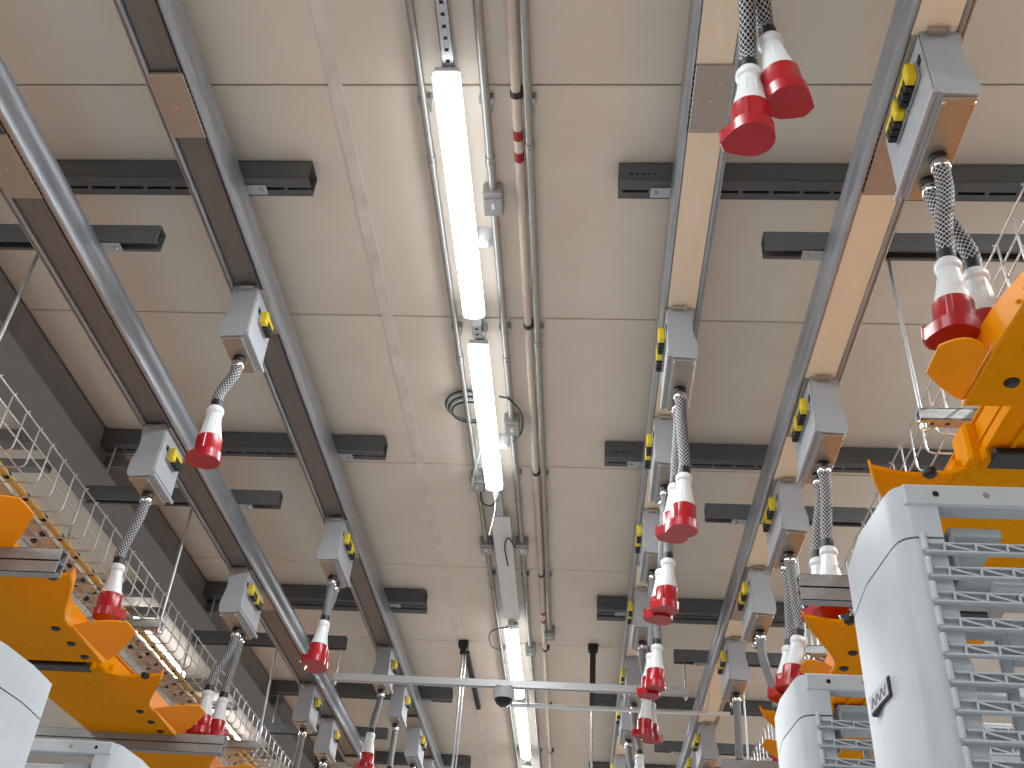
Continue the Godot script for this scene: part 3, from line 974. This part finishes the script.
# ------------------------------------------------------------------ wire baskets
func build_baskets() -> void:
	# o: outward direction from the aisle
	for side in [0, 1]:
		var o := -1.0 if side == 0 else 1.0
		var x0 := -1.970 if side == 0 else 1.067
		var where := "beside the lower grey rail" if side == 0 else "beside the lower cream-bottomed rail"
		var t := thing("wire_basket", "long galvanised wire basket tray hung " + where, "cable tray", at_h(x0, 1.78, 0))
		var st := mb()
		var pts := [Vector3(-0.012 * o, 0.166, 0), Vector3(0, 0.158, 0), Vector3(0, 0.018, 0), Vector3(0.005 * o, 0.005, 0), Vector3(0.018 * o, 0, 0), Vector3(0.382 * o, 0, 0), Vector3(0.395 * o, 0.005, 0), Vector3(0.40 * o, 0.018, 0), Vector3(0.40 * o, 0.158, 0)]
		tube(st, pts, 0.0033, 6)
		var cross := st.commit()
		var z := -0.95 if side == 1 else -2.2
		z = -3.421 + 0.1075 * roundf((z + 3.421) / 0.1075)
		if side == 1: z += 0.025
		while z > -11.0:
			put("cross_wire", cross, M.wire, t, Transform3D(Basis.IDENTITY, Vector3(0, 0, z)))
			z -= 0.1075
		st = mb()
		tube(st, [Vector3(0, 0, -0.8), Vector3(0, 0, -11.05)], 0.0033, 6)
		var long := st.commit()
		for p in [Vector2(-0.005, 0.158), Vector2(0.005, 0.105), Vector2(0.005, 0.055), Vector2(0.035, 0.006), Vector2(0.09, 0.006), Vector2(0.145, 0.006), Vector2(0.20, 0.006), Vector2(0.26, 0.006), Vector2(0.32, 0.006), Vector2(0.37, 0.006), Vector2(0.395, 0.055), Vector2(0.395, 0.105), Vector2(0.395, 0.158)]:
			put("long_wire", long, M.wire, t, Transform3D(Basis.IDENTITY, Vector3(p.x * o, p.y, 0)))
		# trapeze struts and rods under the basket
		for i in 6:
			var zz := -2.52 - 1.80 * (i - 1)
			if i == 0 and side == 0:
				continue
			var xi := (-1.905 if side == 0 else 0.972)
			var ts := thing("basket_strut", "galvanised holed strut, " + NTH[i if side == 1 else i - 1] + " along under the wire basket " + where, "strut", at_h(xi, 1.735, zz), "struts under the wire basket " + where)
			var sm := slotted_channel(0.62, 0.041, 0.041, 0.045, 0.016, 0.012)
			put("strut_body", sm, M.zinc, ts, Transform3D(Basis.IDENTITY if o > 0 else Basis(Vector3.UP, PI), Vector3.ZERO))
			for xr in [0.012, 0.585]:
				st = mb()
				tube(st, [Vector3(xr * o, -0.03, 0), Vector3(xr * o, H_B - 1.735 + 0.02, 0)], 0.0062, 8)
				var rd := part("threaded_rod", st, M.zinc, ts)
				st = mb()
				lathe(st, [Vector2(0, -0.022), Vector2(0.012, -0.022), Vector2(0.013, -0.012), Vector2(0.013, -0.004), Vector2(0.02, -0.002), Vector2(0.02, 0.0)], 6, Transform3D(Basis.IDENTITY, Vector3(xr * o, 0, 0)))
				part("nut", st, M.chrome, rd)
		# cables lying in the tray
		var yc := thing("yellow_cable", "yellow cable with black ties in wire basket " + where, "cable", at_h(x0 + 0.115 * o, 1.795, 0))
		st = mb()
		tube(st, [Vector3(0, 0.006, -0.9), Vector3(0, 0.006, -11.0)], 0.013, 10)
		part("cable", st, M.cable_yellow, yc)
		st = mb()
		tube(st, [Vector3(0, 0.006, 0.009), Vector3(0, 0.006, -0.009)], 0.0155, 10)
		var band := st.commit()
		for k in 60:
			put("black_tie", band, M.black, yc, Transform3D(Basis.IDENTITY, Vector3(0, 0, -1.0 - 0.16 * k)))
		for row in 2:
			var cb := thing("cream_cable", ("cream sleeved cable next to yellow cable in basket " if row == 0 else "outermost cream sleeved cable in basket ") + where, "cable", at_h(x0 + (0.19 + 0.062 * row) * o, 1.80, 0))
			st = mb()
			tube(st, [Vector3(0, 0.012, -0.9), Vector3(0, 0.012, -11.0)], 0.012, 10)
			part("cable", st, M.cable_dark, cb)
			st = mb()
			lathe(st, [Vector2(0.014, -0.05), Vector2(0.020, -0.046), Vector2(0.022, 0.0), Vector2(0.020, 0.046), Vector2(0.014, 0.05)], 12, Transform3D(Basis(Vector3(1, 0, 0), PI / 2), Vector3(0, 0.012, 0)))
			var sl := st.commit()
			for k in 70:
				put("cream_sleeve", sl, M.cable_cream, cb, Transform3D(Basis.IDENTITY, Vector3(0.004 * sin(k * 2.1 + row), 0, -0.95 - 0.14 * k - 0.06 * row)))

# ------------------------------------------------------------------ double struts and yellow raceway
func hollow(st: SurfaceTool, y0: float, y1: float, hw: float, l: float, o: float) -> void:
	var t := 0.003
	box(st, Vector3(0, y0, hw - t), Vector3(l * o, y1, hw), 0.001)
	box(st, Vector3(0, y0, -hw), Vector3(l * o, y1, -hw + t), 0.001)
	box(st, Vector3(0, y0, -hw), Vector3(l * o, y0 + t, hw), 0.001)
	box(st, Vector3(0, y1 - t, -hw), Vector3(l * o, y1, hw), 0.001)

func build_raceway() -> void:
	for side in [0, 1]:
		var o := -1.0 if side == 0 else 1.0
		var where := "on the grey-bottomed rail side" if side == 0 else "on the cream-bottomed rail side"
		for i in 4:
			var z := -2.785 - 1.83 * i
			var t := thing("double_strut", "grey double strut, " + NTH[i] + " along under the yellow raceway " + where, "strut", at_h(CX + (1.125 if side == 0 else 1.10) * o, 1.278, z), "double struts under the yellow raceway " + where)
			var st := mb()
			hollow(st, 0.0, 0.040, 0.0205, 0.95, o)
			part("lower_strut", st, M.strut_grey, t)
			st = mb()
			hollow(st, 0.0415, 0.0815, 0.0205, 0.95, o)
			part("upper_strut", st, M.strut_grey, t)
		# main channel
		var ch := thing("fiber_raceway", "long yellow raceway channel above the racks, " + where, "raceway", at_h(CX, 1.36, 0))
		var st := mb()
		var zn := -0.6
		var zf := -10.5
		box(st, Vector3(1.42 * o, 0.004, zf), Vector3(1.76 * o, 0.012, zn), 0.002)
		part("channel_floor", st, M.yellow, ch)
		for u in [1.42, 1.76]:
			st = mb()
			box(st, Vector3((u - 0.004) * o, 0.004, zf), Vector3((u + 0.004) * o, 0.105, zn), 0.003)
			box(st, Vector3((u - 0.010) * o, 0.095, zf), Vector3((u + 0.010) * o, 0.105, zn), 0.003)
			box(st, Vector3((u - 0.008) * o, 0.035, zf), Vector3((u + 0.008) * o, 0.043, zn), 0.002)
			part("side_wall", st, M.yellow, ch)
		st = mb()
		for u in [1.47, 1.53, 1.59, 1.65, 1.71]:
			box(st, Vector3((u - 0.006) * o, -0.004, zf), Vector3((u + 0.006) * o, 0.005, zn), 0.002)
		part("floor_rib", st, M.yellow, ch)
		# exit fittings
		var lip := 0.76 if side == 0 else 0.60
		var bolts := [[1.235, 0.0], [1.405, -0.43], [1.405, -0.57], [1.405, -0.70]] if side == 0 else [[1.31, 0.0], [1.375, -0.25], [1.375, -0.39], [1.375, -0.51]]
		var straight := [Vector2(1.318, 0.05), Vector2(1.316, -0.05), Vector2(1.314, -0.12), Vector2(1.312, -0.20), Vector2(1.308, -0.27), Vector2(1.304, -0.34), Vector2(1.302, -0.40), Vector2(1.300, -lip), Vector2(1.43, -lip), Vector2(1.76, -lip), Vector2(1.76, 0.05), Vector2(1.44, 0.05), Vector2(1.40, 0.05), Vector2(1.36, 0.05), Vector2(1.34, 0.05), Vector2(1.33, 0.05)]
		var flared := [Vector2(1.165, 0.02), Vector2(1.19, -0.05), Vector2(1.225, -0.12), Vector2(1.268, -0.20), Vector2(1.305, -0.27), Vector2(1.335, -0.34), Vector2(1.345, -0.40), Vector2(1.355, -lip), Vector2(1.43, -lip), Vector2(1.76, -lip), Vector2(1.76, 0.05), Vector2(1.44, 0.05), Vector2(1.40, 0.04), Vector2(1.36, 0.005), Vector2(1.31, -0.012), Vector2(1.25, -0.008)]
		for k in 8:
			var z0 := (-2.951 if side == 0 else -2.178) + 0.89 - 0.89 * k
			var t := thing("raceway_exit", ("straight-edged" if side == 1 and k == 0 else "flared") + " yellow exit fitting with black bolts, " + NTH[k] + " along the raceway " + where, "raceway exit", at_h(CX, 1.36, z0), "exit fittings " + where)
			st = mb()
			var pr := PackedVector2Array()
			var outline: Array = straight if side == 1 and k == 0 else flared
			for p in outline: pr.append(Vector2(p.x * o, p.y))
			# outline (off, z) laid flat: x -> x, y -> z
			extrude(st, pr, 0.0, 0.011, Transform3D(Basis(Vector3(1, 0, 0), Vector3(0, 0, 1), Vector3(0, -1, 0)), Vector3.ZERO))
			part("plate", st, M.yellow, t)
			# bent rim along the flare
			st = mb()
			for q in 7:
				var a: Vector2 = outline[q]
				var b: Vector2 = outline[q + 1]
				var A0 := Vector3(a.x * o, -0.012, a.y)
				var B0 := Vector3(b.x * o, -0.012, b.y)
				var A1 := Vector3((a.x - 0.006) * o, 0.013 + 0.049 * smoothstep(1.0, 6.0, float(q)), a.y)
				var B1 := Vector3((b.x - 0.006) * o, 0.013 + 0.049 * smoothstep(1.0, 6.0, float(q + 1)), b.y)
				var th := Vector3(0.006 * o, 0, 0)
				flat4(st, A0, B0, B1, A1, Vector3(-o, 0, 0))
				flat4(st, A0 + th, B0 + th, B1 + th, A1 + th, Vector3(o, 0, 0))
				flat4(st, A0, B0, B0 + th, A0 + th, Vector3(0, -1, 0))
				flat4(st, A1, B1, B1 + th, A1 + th, Vector3(0, 1, 0))
			part("rim", st, M.yellow_thin, t)
			st = mb()
			for q in 16:
				var zz := -0.06 - 0.04 * q
				if zz < -lip + 0.02: break
				box(st, Vector3((1.30 if zz > -0.3 else 1.36) * o, -0.005, zz - 0.005), Vector3(1.74 * o, 0.001, zz + 0.005), 0.002)
			part("rib", st, M.yellow, t)
			for b in bolts:
				st = mb()
				lathe(st, [Vector2(0, -0.020), Vector2(0.010, -0.020), Vector2(0.0165, -0.014), Vector2(0.0175, -0.006), Vector2(0.0175, 0.0)], 12, Transform3D(Basis.IDENTITY, Vector3(b[0] * o, 0, b[1])))
				part("bolt", st, M.black, t, "black bolt")
			# moulded joint block and black clamp bar
			for jb in [[1.385, -0.012, -0.02, 1.425, 0.10, 0.07, 0.008], [1.365, -0.016, -0.05, 1.40, 0.03, 0.01, 0.006], [1.41, -0.020, 0.03, 1.45, 0.02, 0.09, 0.006], [1.50, -0.012, -0.03, 1.53, 0.01, 0.0, 0.004], [1.58, -0.012, -0.04, 1.60, 0.01, -0.01, 0.004]]:
				st = mb()
				box(st, Vector3(jb[0] * o, jb[1], jb[2]), Vector3(jb[3] * o, jb[4], jb[5]), jb[6])
				part("joint_block", st, M.yellow, t)
			st = mb()
			box(st, Vector3(1.425 * o, -0.022, 0.045), Vector3(1.72 * o, -0.002, 0.115), 0.004)
			part("clamp_bar", st, M.black, t, "black clamp bar")
			# curved scoop: wide at the end towards the flare, running out to a point at the far end of the rim
			st = mb()
			var n := 8
			var za := -0.42 if side == 0 else -0.41
			var reach := 0.178 if side == 0 else 0.085
			var u0: float = outline[6].x - 0.004
			for q in n:
				for m in 4:
					var c := []
					for e in [[0, 0], [1, 0], [1, 1], [0, 1]]:
						var sx := float(q + e[0]) / n
						var sz := float(m + e[1]) / 4.0
						var zn2 := za + 0.025 * sin(sx * PI) - 0.035 * pow(sx, 4.0)
						var zf2 := lerpf(-lip + 0.01, za - 0.13, pow(sx, 1.2))
						c.append(Vector3((u0 - reach * sx) * o, -0.004 + 0.035 * sx * sx, lerpf(zn2, zf2, sz)))
					var lift := Vector3(0, 0.004, 0)
					flat4(st, c[0], c[1], c[2], c[3], Vector3(-o * 0.4, -1, 0))
					flat4(st, c[0] + lift, c[1] + lift, c[2] + lift, c[3] + lift, Vector3(o * 0.4, 1, 0))
					if m == 0: flat4(st, c[0], c[1], c[1] + lift, c[0] + lift, Vector3(0, 0, 1))
					if m == 3: flat4(st, c[3], c[2], c[2] + lift, c[3] + lift, Vector3(-o, 0, -1))
					if q == n - 1: flat4(st, c[1], c[2], c[2] + lift, c[1] + lift, Vector3(-o, 0, 0))
			part("scoop", st, M.yellow_thin, t)

# ------------------------------------------------------------------ racks
var rack_mesh := {}

func finger_mesh(o: float) -> Array:
	var st := mb()
	var l := 0.46
	# flanges, tip and ribs of one cable finger; x from 0 at the tip
	box(st, Vector3(0.004 * o, 0.0, 0.0), Vector3(l * o, 0.0035, 0.014), 0.001)
	box(st, Vector3(0.012 * o, 0.0165, 0.0), Vector3(l * o, 0.0195, 0.012), 0.001)
	box(st, Vector3(0.0, 0.003, 0.0), Vector3(0.010 * o, 0.038, 0.014), 0.003)
	var k := 0
	var x := 0.034
	while x < l:
		box(st, Vector3(x * o, 0.002, 0.002), Vector3((x + 0.003) * o, 0.018, 0.012))
		var a := Vector3((x + 0.003) * o, 0.0165, 0.006)
		var b := Vector3((x + 0.048) * o, 0.0035, 0.006)
		var d := Vector3(0, 0.0015, 0)
		var f := Vector3(0, 0, 0.006)
		if x + 0.05 < l:
			flat4(st, a - d + f, b - d + f, b + d + f, a + d + f, Vector3(0, 0, 1))
			flat4(st, a - d, b - d, b - d + f, a - d + f, Vector3(0, -1, 0))
			flat4(st, a + d, b + d, b + d + f, a + d + f, Vector3(0, 1, 0))
		x += 0.051
		k += 1
	var main := st.commit()
	st = mb()
	box(st, Vector3(0.010 * o, 0.003, 0.0), Vector3(l * o, 0.017, 0.003))
	return [main, st.commit()]

func build_racks() -> void:
	for side in [0, 1]:
		var o := -1.0 if side == 0 else 1.0
		var xf := -1.506 if side == 0 else 0.532
		var zs := [-2.462, -3.345, -4.25, -5.16] if side == 0 else [-1.571, -2.48, -3.389, -4.30, -5.21]
		var where := "below the grey rails" if side == 0 else "below the cream-bottomed rails"
		var fm := finger_mesh(o)
		var e := {}
		var prof := [Vector2(0.03, 0.347), Vector2(0.010, 0.345), Vector2(0.0, 0.335), Vector2(-0.010, 0.19), Vector2(0.000, 0.045), Vector2(0.004, 0.022), Vector2(0.012, 0.008), Vector2(0.028, 0.0), Vector2(0.075, 0.0), Vector2(0.075, 0.347)]
		var pr := PackedVector2Array()
		# outline (u, depth) stood upright: x -> u, y -> -z
		for p in prof: pr.append(Vector2(p.x * o, -p.y))
		var up := Basis(Vector3(1, 0, 0), Vector3(0, 0, 1), Vector3(0, -1, 0))
		var st := mb()
		extrude(st, pr, -2.395, -0.03, Transform3D(up, Vector3.ZERO))
		e.door = st.commit()
		st = mb()
		extrude(st, pr, -2.498, -2.399, Transform3D(up, Vector3.ZERO))
		e.cap = st.commit()
		st = mb()
		var inner := PackedVector2Array()
		for p in prof: inner.append(Vector2((p.x * 0.9 + 0.005) * o, -(p.y * 0.96 + 0.006)))
		extrude(st, inner, -2.40, -2.394, Transform3D(up, Vector3.ZERO))
		e.seam = st.commit()
		st = mb()
		box(st, Vector3(0.020 * o, 2.458, -0.042), Vector3(0.62 * o, 2.501, 0.003), 0.004)
		e.bar = st.commit()
		st = mb()
		box(st, Vector3(0.575 * o, 0.0, -0.042), Vector3(0.62 * o, 2.458, 0.0), 0.003)
		e.posts = st.commit()
		st = mb()
		# spine with windows: uprights and bridges
		box(st, Vector3(0.165 * o, 0.05, -0.115), Vector3(0.185 * o, 2.38, -0.105), 0.002)
		box(st, Vector3(0.27 * o, 0.05, -0.115), Vector3(0.575 * o, 2.38, -0.105), 0.002)
		for k in 12:
			var y := 2.30 - 0.178 * k
			box(st, Vector3(0.185 * o, y - 0.08, -0.115), Vector3(0.27 * o, y, -0.105), 0.002)
		e.spine = st.commit()
		st = mb()
		tube(st, [Vector3(0.06 * o, 0, -0.095), Vector3(0.17 * o, 0, -0.095)], 0.011, 10)
		e.peg = st.commit()
		st = mb()
		box(st, Vector3(0.10 * o, 2.42, -0.20), Vector3(0.19 * o, 2.44, -0.04), 0.003)
		box(st, Vector3(0.10 * o, 2.34, -0.20), Vector3(0.108 * o, 2.43, -0.04), 0.003)
		e.bracket = st.commit()
		for i in zs.size():
			var z: float = zs[i]
			var extra := ""
			if side == 1 and i == 0: extra = " with black badge"
			var t := thing("rack_manager", "white comb-fingered rack manager" + extra + ", " + NTH[i] + " in the row " + where, "rack", Vector3(xf, 0, z), "rack cable managers " + where)
			put("door", e.door, M.rack, t)
			put("door_cap", e.cap, M.rack, t)
			put("door_seam", e.seam, M.rack_dark, t)
			var tb := put("top_bar", e.bar, M.rack, t)
			for hx in [0.075, 0.16, 0.30]:
				st = mb()
				lathe(st, [Vector2(0, -0.001), Vector2(0.0055, -0.001), Vector2(0.006, 0.002)], 10, Transform3D(Basis(Vector3(1, 0, 0), -PI / 2), Vector3(hx * o, 2.481, 0.003)))
				part("hole", st, M.black if hx < 0.1 else M.strut_grey, tb)
			put("post", e.posts, M.rack, t)
			put("post", e.posts, M.rack, t, Transform3D(Basis.IDENTITY, Vector3(0, 0, -0.305)))
			put("top_bar", e.bar, M.rack, t, Transform3D(Basis.IDENTITY, Vector3(0, 0, -0.305)))
			var sp := put("spine", e.spine, M.rack, t)
			put("bracket", e.bracket, M.rack, t)
			for k in 16:
				var y := 2.364 - 0.04445 * k
				var f := put("cable_finger", fm[0], M.finger, t, Transform3D(Basis.IDENTITY, Vector3(0.033 * o, y, 0.0)))
				put("web", fm[1], M.finger, f)
				if k % 2 == 0:
					put("peg", e.peg, M.rack, sp, Transform3D(Basis.IDENTITY, Vector3(0, y - 0.006, 0)))
			for k in 4:
				st = mb()
				lathe(st, [Vector2(0, -0.004), Vector2(0.007, -0.003), Vector2(0.0085, 0.0)], 12, Transform3D(Basis(Vector3(1, 0, 0), -PI / 2), Vector3(0.235 * o, 2.252 - 0.178 * k, -0.103)))
				part("screw", st, M.chrome, sp)
			if side == 1 and i == 0:
				st = mb()
				var bx := Transform3D(Basis(Vector3.UP, 0.04), Vector3(-0.005, EYE + 0.644, -0.205))
				box(st, Vector3(-0.008, -0.018, -0.056), Vector3(0.006, 0.018, 0.056), 0.002, bx)
				var bd := part("badge", st, M.black, t, "black badge with pale print")
				st = mb()
				box(st, Vector3(-0.0092, -0.013, -0.053), Vector3(-0.0079, 0.016, 0.050), 0.0, bx)
				part("badge_plate", st, M.badge_print, bd)
				st = mb()
				var px := -0.045
				for q in 7:
					var a := 0.012 if q % 2 == 0 else -0.012
					var w := 0.0025
					var P := bx * Vector3(-0.0096, -a * 0.7, px)
					var Q := bx * Vector3(-0.0096, a * 0.7, px + 0.011)
					flat4(st, P - Vector3(0, 0, w), Q - Vector3(0, 0, w), Q + Vector3(0, 0, w), P + Vector3(0, 0, w), Vector3(-1, 0, 0))
					px += 0.0125
				part("badge_print", st, M.rack_dark, bd)

# ------------------------------------------------------------------
func _ready() -> void:
	camera_and_light()
	make_materials()
	for q in [[-2.01, -3.185, "first glowing batten lamp after the bare perforated strut"], [-3.395, -4.567, "glowing batten lamp with a cable coil tucked above it"], [-6.44, -7.70, "glowing batten lamp just before the cross strut with the dome camera"], [-7.97, -9.25, "glowing batten lamp beyond the cross strut with the dome camera"]]:
		batten(-0.463, q[0], q[1], q[2])
	for q in [[-0.22, -1.40], [1.60, 0.42], [-9.6, -10.8], [-11.2, -12.4]]:
		batten(-0.463, q[0], q[1], "glowing batten lamp further along the perforated strut", "further lamps of the aisle row")
	for xx in [2.155]:
		for q in [[2.605, 1.405], [0.81, -0.39], [-0.985, -2.185], [-2.78, -3.98], [-4.575, -5.775], [-6.37, -7.57], [-8.165, -9.365], [-9.96, -11.16]]:
			batten(xx, q[0], q[1], "glowing batten lamp in the next aisle " + ("past the girder" if xx < 0 else "past the cream-bottomed rails"), "lamps of the next aisle " + ("past the girder" if xx < 0 else "past the cream-bottomed rails"))
	for q in [[2.605, 1.405], [0.81, -0.39], [-0.985, -2.185]]:  # unseen lamps added to brighten the left ceiling and raceway
		batten(-3.90, q[0], q[1], "added glowing batten lamp, unseen high in the bay past the girder", "added lamps of the bay past the girder")
	batten(-3.09, -6.37, -7.57, "glowing batten lamp seen through the wire basket past the girder")
	batten(-3.09, -8.165, -9.365, "second glowing batten lamp behind the wire basket past the girder")
	build_room()
	build_beams()
	rail(-1.227, 1.0, 2.545, "upper grey-bottomed aluminium bus rail bolted to the ceiling channels", false, [-2.027, -5.03, -8.03])
	rail(-1.667, 1.0, 2.24, "lower grey-bottomed aluminium bus rail hung beside the dark girder", false, [-2.01, -5.10, -8.1])
	rail(0.277, -1.0, 2.545, "upper cream-bottomed aluminium bus rail bolted to the ceiling channels", true, [-2.0, -5.02, -8.0])
	rail(0.760, -1.0, 2.24, "lower cream-bottomed aluminium bus rail over the racks", true, [-1.97, -5.0, -8.0])
	# tap-off boxes: [near end, two breakers?]
	var rows := [
		["upper grey-bottomed rail", -1.262, 1.0, 2.545, [[-2.887, false], [-4.716, true], [-6.485, false], [-7.19, false], [-8.13, true], [-9.0, true]]],
		["lower grey-bottomed rail", -1.714, 1.0, 2.24, [[-3.407, false], [-4.725, true], [-6.40, false], [-7.074, false], [-8.2, true]]],
		["upper cream-bottomed rail", 0.302, -1.0, 2.545, [[-1.10, true], [-2.969, true], [-3.696, true], [-4.525, true], [-5.433, true], [-6.484, true], [-7.247, true], [-8.638, true]]],
		["lower cream-bottomed rail", 0.801, -1.0, 2.24, [[-1.5575, true], [-2.983, true], [-3.689, true], [-4.504, true], [-5.367, true], [-6.80, true], [-7.35, true]]]]
	for row in rows:
		var past := 0
		for q in row[4]:
			var what := "two-breaker grey tap-off box" if q[1] else "single-breaker grey tap-off box"
			var lb: String
			if q[0] > -2.0:
				lb = what + " before the first joint cover of the " + row[0]
			else:
				lb = what + ", " + NTH[past] + " past the first joint cover of the " + row[0]
				past += 1
			tap_off(row[1], row[2], row[3], q[0], q[1], lb, "tap-off boxes on the " + row[0])
	# leads and plugs: gland point, plug top, plug tip (x, height, z), direction of the latch
	var ul := "red and white plug on a braided lead from the upper grey-bottomed rail"
	var ll := "red and white plug on a braided lead from the lower grey-bottomed rail"
	var ur := "red and white plug on a braided lead from the upper cream-bottomed rail"
	var lr := "red and white plug on a braided lead from the lower cream-bottomed rail"
	var leads := [
		[ul, Vector3(-1.314, 2.255, -3.012), Vector3(-1.346, 2.059, -3.0), Vector3(-1.331, 1.824, -3.0), 0.1],
		[ul, Vector3(-1.314, 2.255, -4.901), Vector3(-1.308, 2.035, -4.87), Vector3(-1.316, 1.800, -4.85), 0.0],
		[ul, Vector3(-1.314, 2.255, -4.981), Vector3(-1.337, 2.050, -4.97), Vector3(-1.326, 1.812, -4.96), 0.4],
		[ul, Vector3(-1.314, 2.255, -6.610), Vector3(-1.340, 2.011, -6.6), Vector3(-1.347, 1.780, -6.6), 0.2],
		[ul, Vector3(-1.314, 2.255, -7.315), Vector3(-1.316, 1.97, -7.3), Vector3(-1.316, 1.74, -7.3), 0.2],
		[ll, Vector3(-1.766, 1.950, -3.532), Vector3(-1.791, 1.669, -3.52), Vector3(-1.776, 1.448, -3.52), 2.6],
		[ll, Vector3(-1.766, 1.950, -4.910), Vector3(-1.822, 1.649, -4.87), Vector3(-1.809, 1.425, -4.85), 0.3],
		[ll, Vector3(-1.766, 1.950, -4.990), Vector3(-1.778, 1.651, -4.97), Vector3(-1.769, 1.440, -4.95), 3.4],
		[ll, Vector3(-1.766, 1.950, -6.525), Vector3(-1.770, 1.66, -6.52), Vector3(-1.770, 1.43, -6.52), 0.3],
		[ll, Vector3(-1.766, 1.950, -7.20), Vector3(-1.780, 1.66, -7.2), Vector3(-1.780, 1.43, -7.2), 0.3],
		[ur, Vector3(0.354, 2.255, -1.285), Vector3(0.415, 2.120, -1.49), Vector3(0.440, 1.895, -1.50), 2.6],
		[ur, Vector3(0.354, 2.255, -1.365), Vector3(0.360, 2.010, -1.50), Vector3(0.352, 1.780, -1.51), 0.4],
		[ur, Vector3(0.354, 2.255, -3.154), Vector3(0.355, 1.919, -3.15), Vector3(0.342, 1.690, -3.15), 0.7],
		[ur, Vector3(0.354, 2.255, -3.234), Vector3(0.333, 1.930, -3.24), Vector3(0.320, 1.712, -3.24), 0.2],
		[ur, Vector3(0.354, 2.255, -3.881), Vector3(0.357, 1.960, -3.90), Vector3(0.343, 1.728, -3.90), 0.5],
		[ur, Vector3(0.354, 2.255, -3.961), Vector3(0.338, 1.950, -3.98), Vector3(0.325, 1.720, -3.98), 0.1],
		[ur, Vector3(0.354, 2.255, -4.710), Vector3(0.366, 1.918, -4.72), Vector3(0.352, 1.700, -4.72), 1.3],
		[ur, Vector3(0.354, 2.255, -4.790), Vector3(0.345, 1.905, -4.80), Vector3(0.332, 1.690, -4.80), 0.2],
		[ur, Vector3(0.354, 2.255, -5.618), Vector3(0.372, 1.980, -5.63), Vector3(0.355, 1.760, -5.63), 0.3],
		[ur, Vector3(0.354, 2.255, -5.698), Vector3(0.400, 1.980, -5.71), Vector3(0.395, 1.760, -5.71), 2.8],
		[ur, Vector3(0.354, 2.255, -6.669), Vector3(0.390, 1.980, -6.69), Vector3(0.385, 1.75, -6.69), 0.3],
		[ur, Vector3(0.354, 2.255, -7.432), Vector3(0.380, 1.980, -7.45), Vector3(0.375, 1.75, -7.45), 0.3],
		[lr, Vector3(0.853, 1.950, -1.7425), Vector3(0.809, 1.640, -1.74), Vector3(0.788, 1.415, -1.74), 0.5],
		[lr, Vector3(0.853, 1.950, -1.8225), Vector3(0.892, 1.668, -1.80), Vector3(0.890, 1.440, -1.82), 2.9],
		[lr, Vector3(0.853, 1.950, -3.168), Vector3(0.831, 1.657, -3.17), Vector3(0.822, 1.430, -3.17), 0.6],
		[lr, Vector3(0.853, 1.950, -3.248), Vector3(0.815, 1.660, -3.26), Vector3(0.806, 1.435, -3.26), 0.6],
		[lr, Vector3(0.853, 1.950, -3.874), Vector3(0.852, 1.629, -3.87), Vector3(0.806, 1.410, -3.87), 0.5],
		[lr, Vector3(0.853, 1.950, -3.954), Vector3(0.832, 1.620, -3.95), Vector3(0.790, 1.400, -3.95), 0.5],
		[lr, Vector3(0.853, 1.950, -4.689), Vector3(0.908, 1.60, -4.69), Vector3(0.93, 1.38, -4.69), 0.5],
		[lr, Vector3(0.853, 1.950, -5.552), Vector3(0.847, 1.614, -5.55), Vector3(0.847, 1.39, -5.55), 0.5],
		[lr, Vector3(0.853, 1.950, -6.985), Vector3(0.847, 1.614, -6.98), Vector3(0.847, 1.39, -6.98), 0.5],
	]
	var up3 := Vector3(0, EYE, 0)
	for q in leads:
		var rail_name: String = q[0].split("from the ")[1]
		var which := ""
		for row in rows:
			if row[0] != rail_name: continue
			var past := 0
			for bx in row[4]:
				var inside: bool = q[1].z < bx[0] and q[1].z > bx[0] - 0.34
				if bx[0] > -2.0:
					if inside: which = "box before the joint cover"
				else:
					if inside: which = "box " + NTH[past] + " past the joint cover"
					past += 1
		plug_lead(q[1] + up3, q[2] + up3, q[3] + up3, q[4], "red and white plug from " + which + " of the " + rail_name, "plugs hanging from the " + rail_name)
	build_conduits()
	build_baskets()
	build_raceway()
	build_racks()
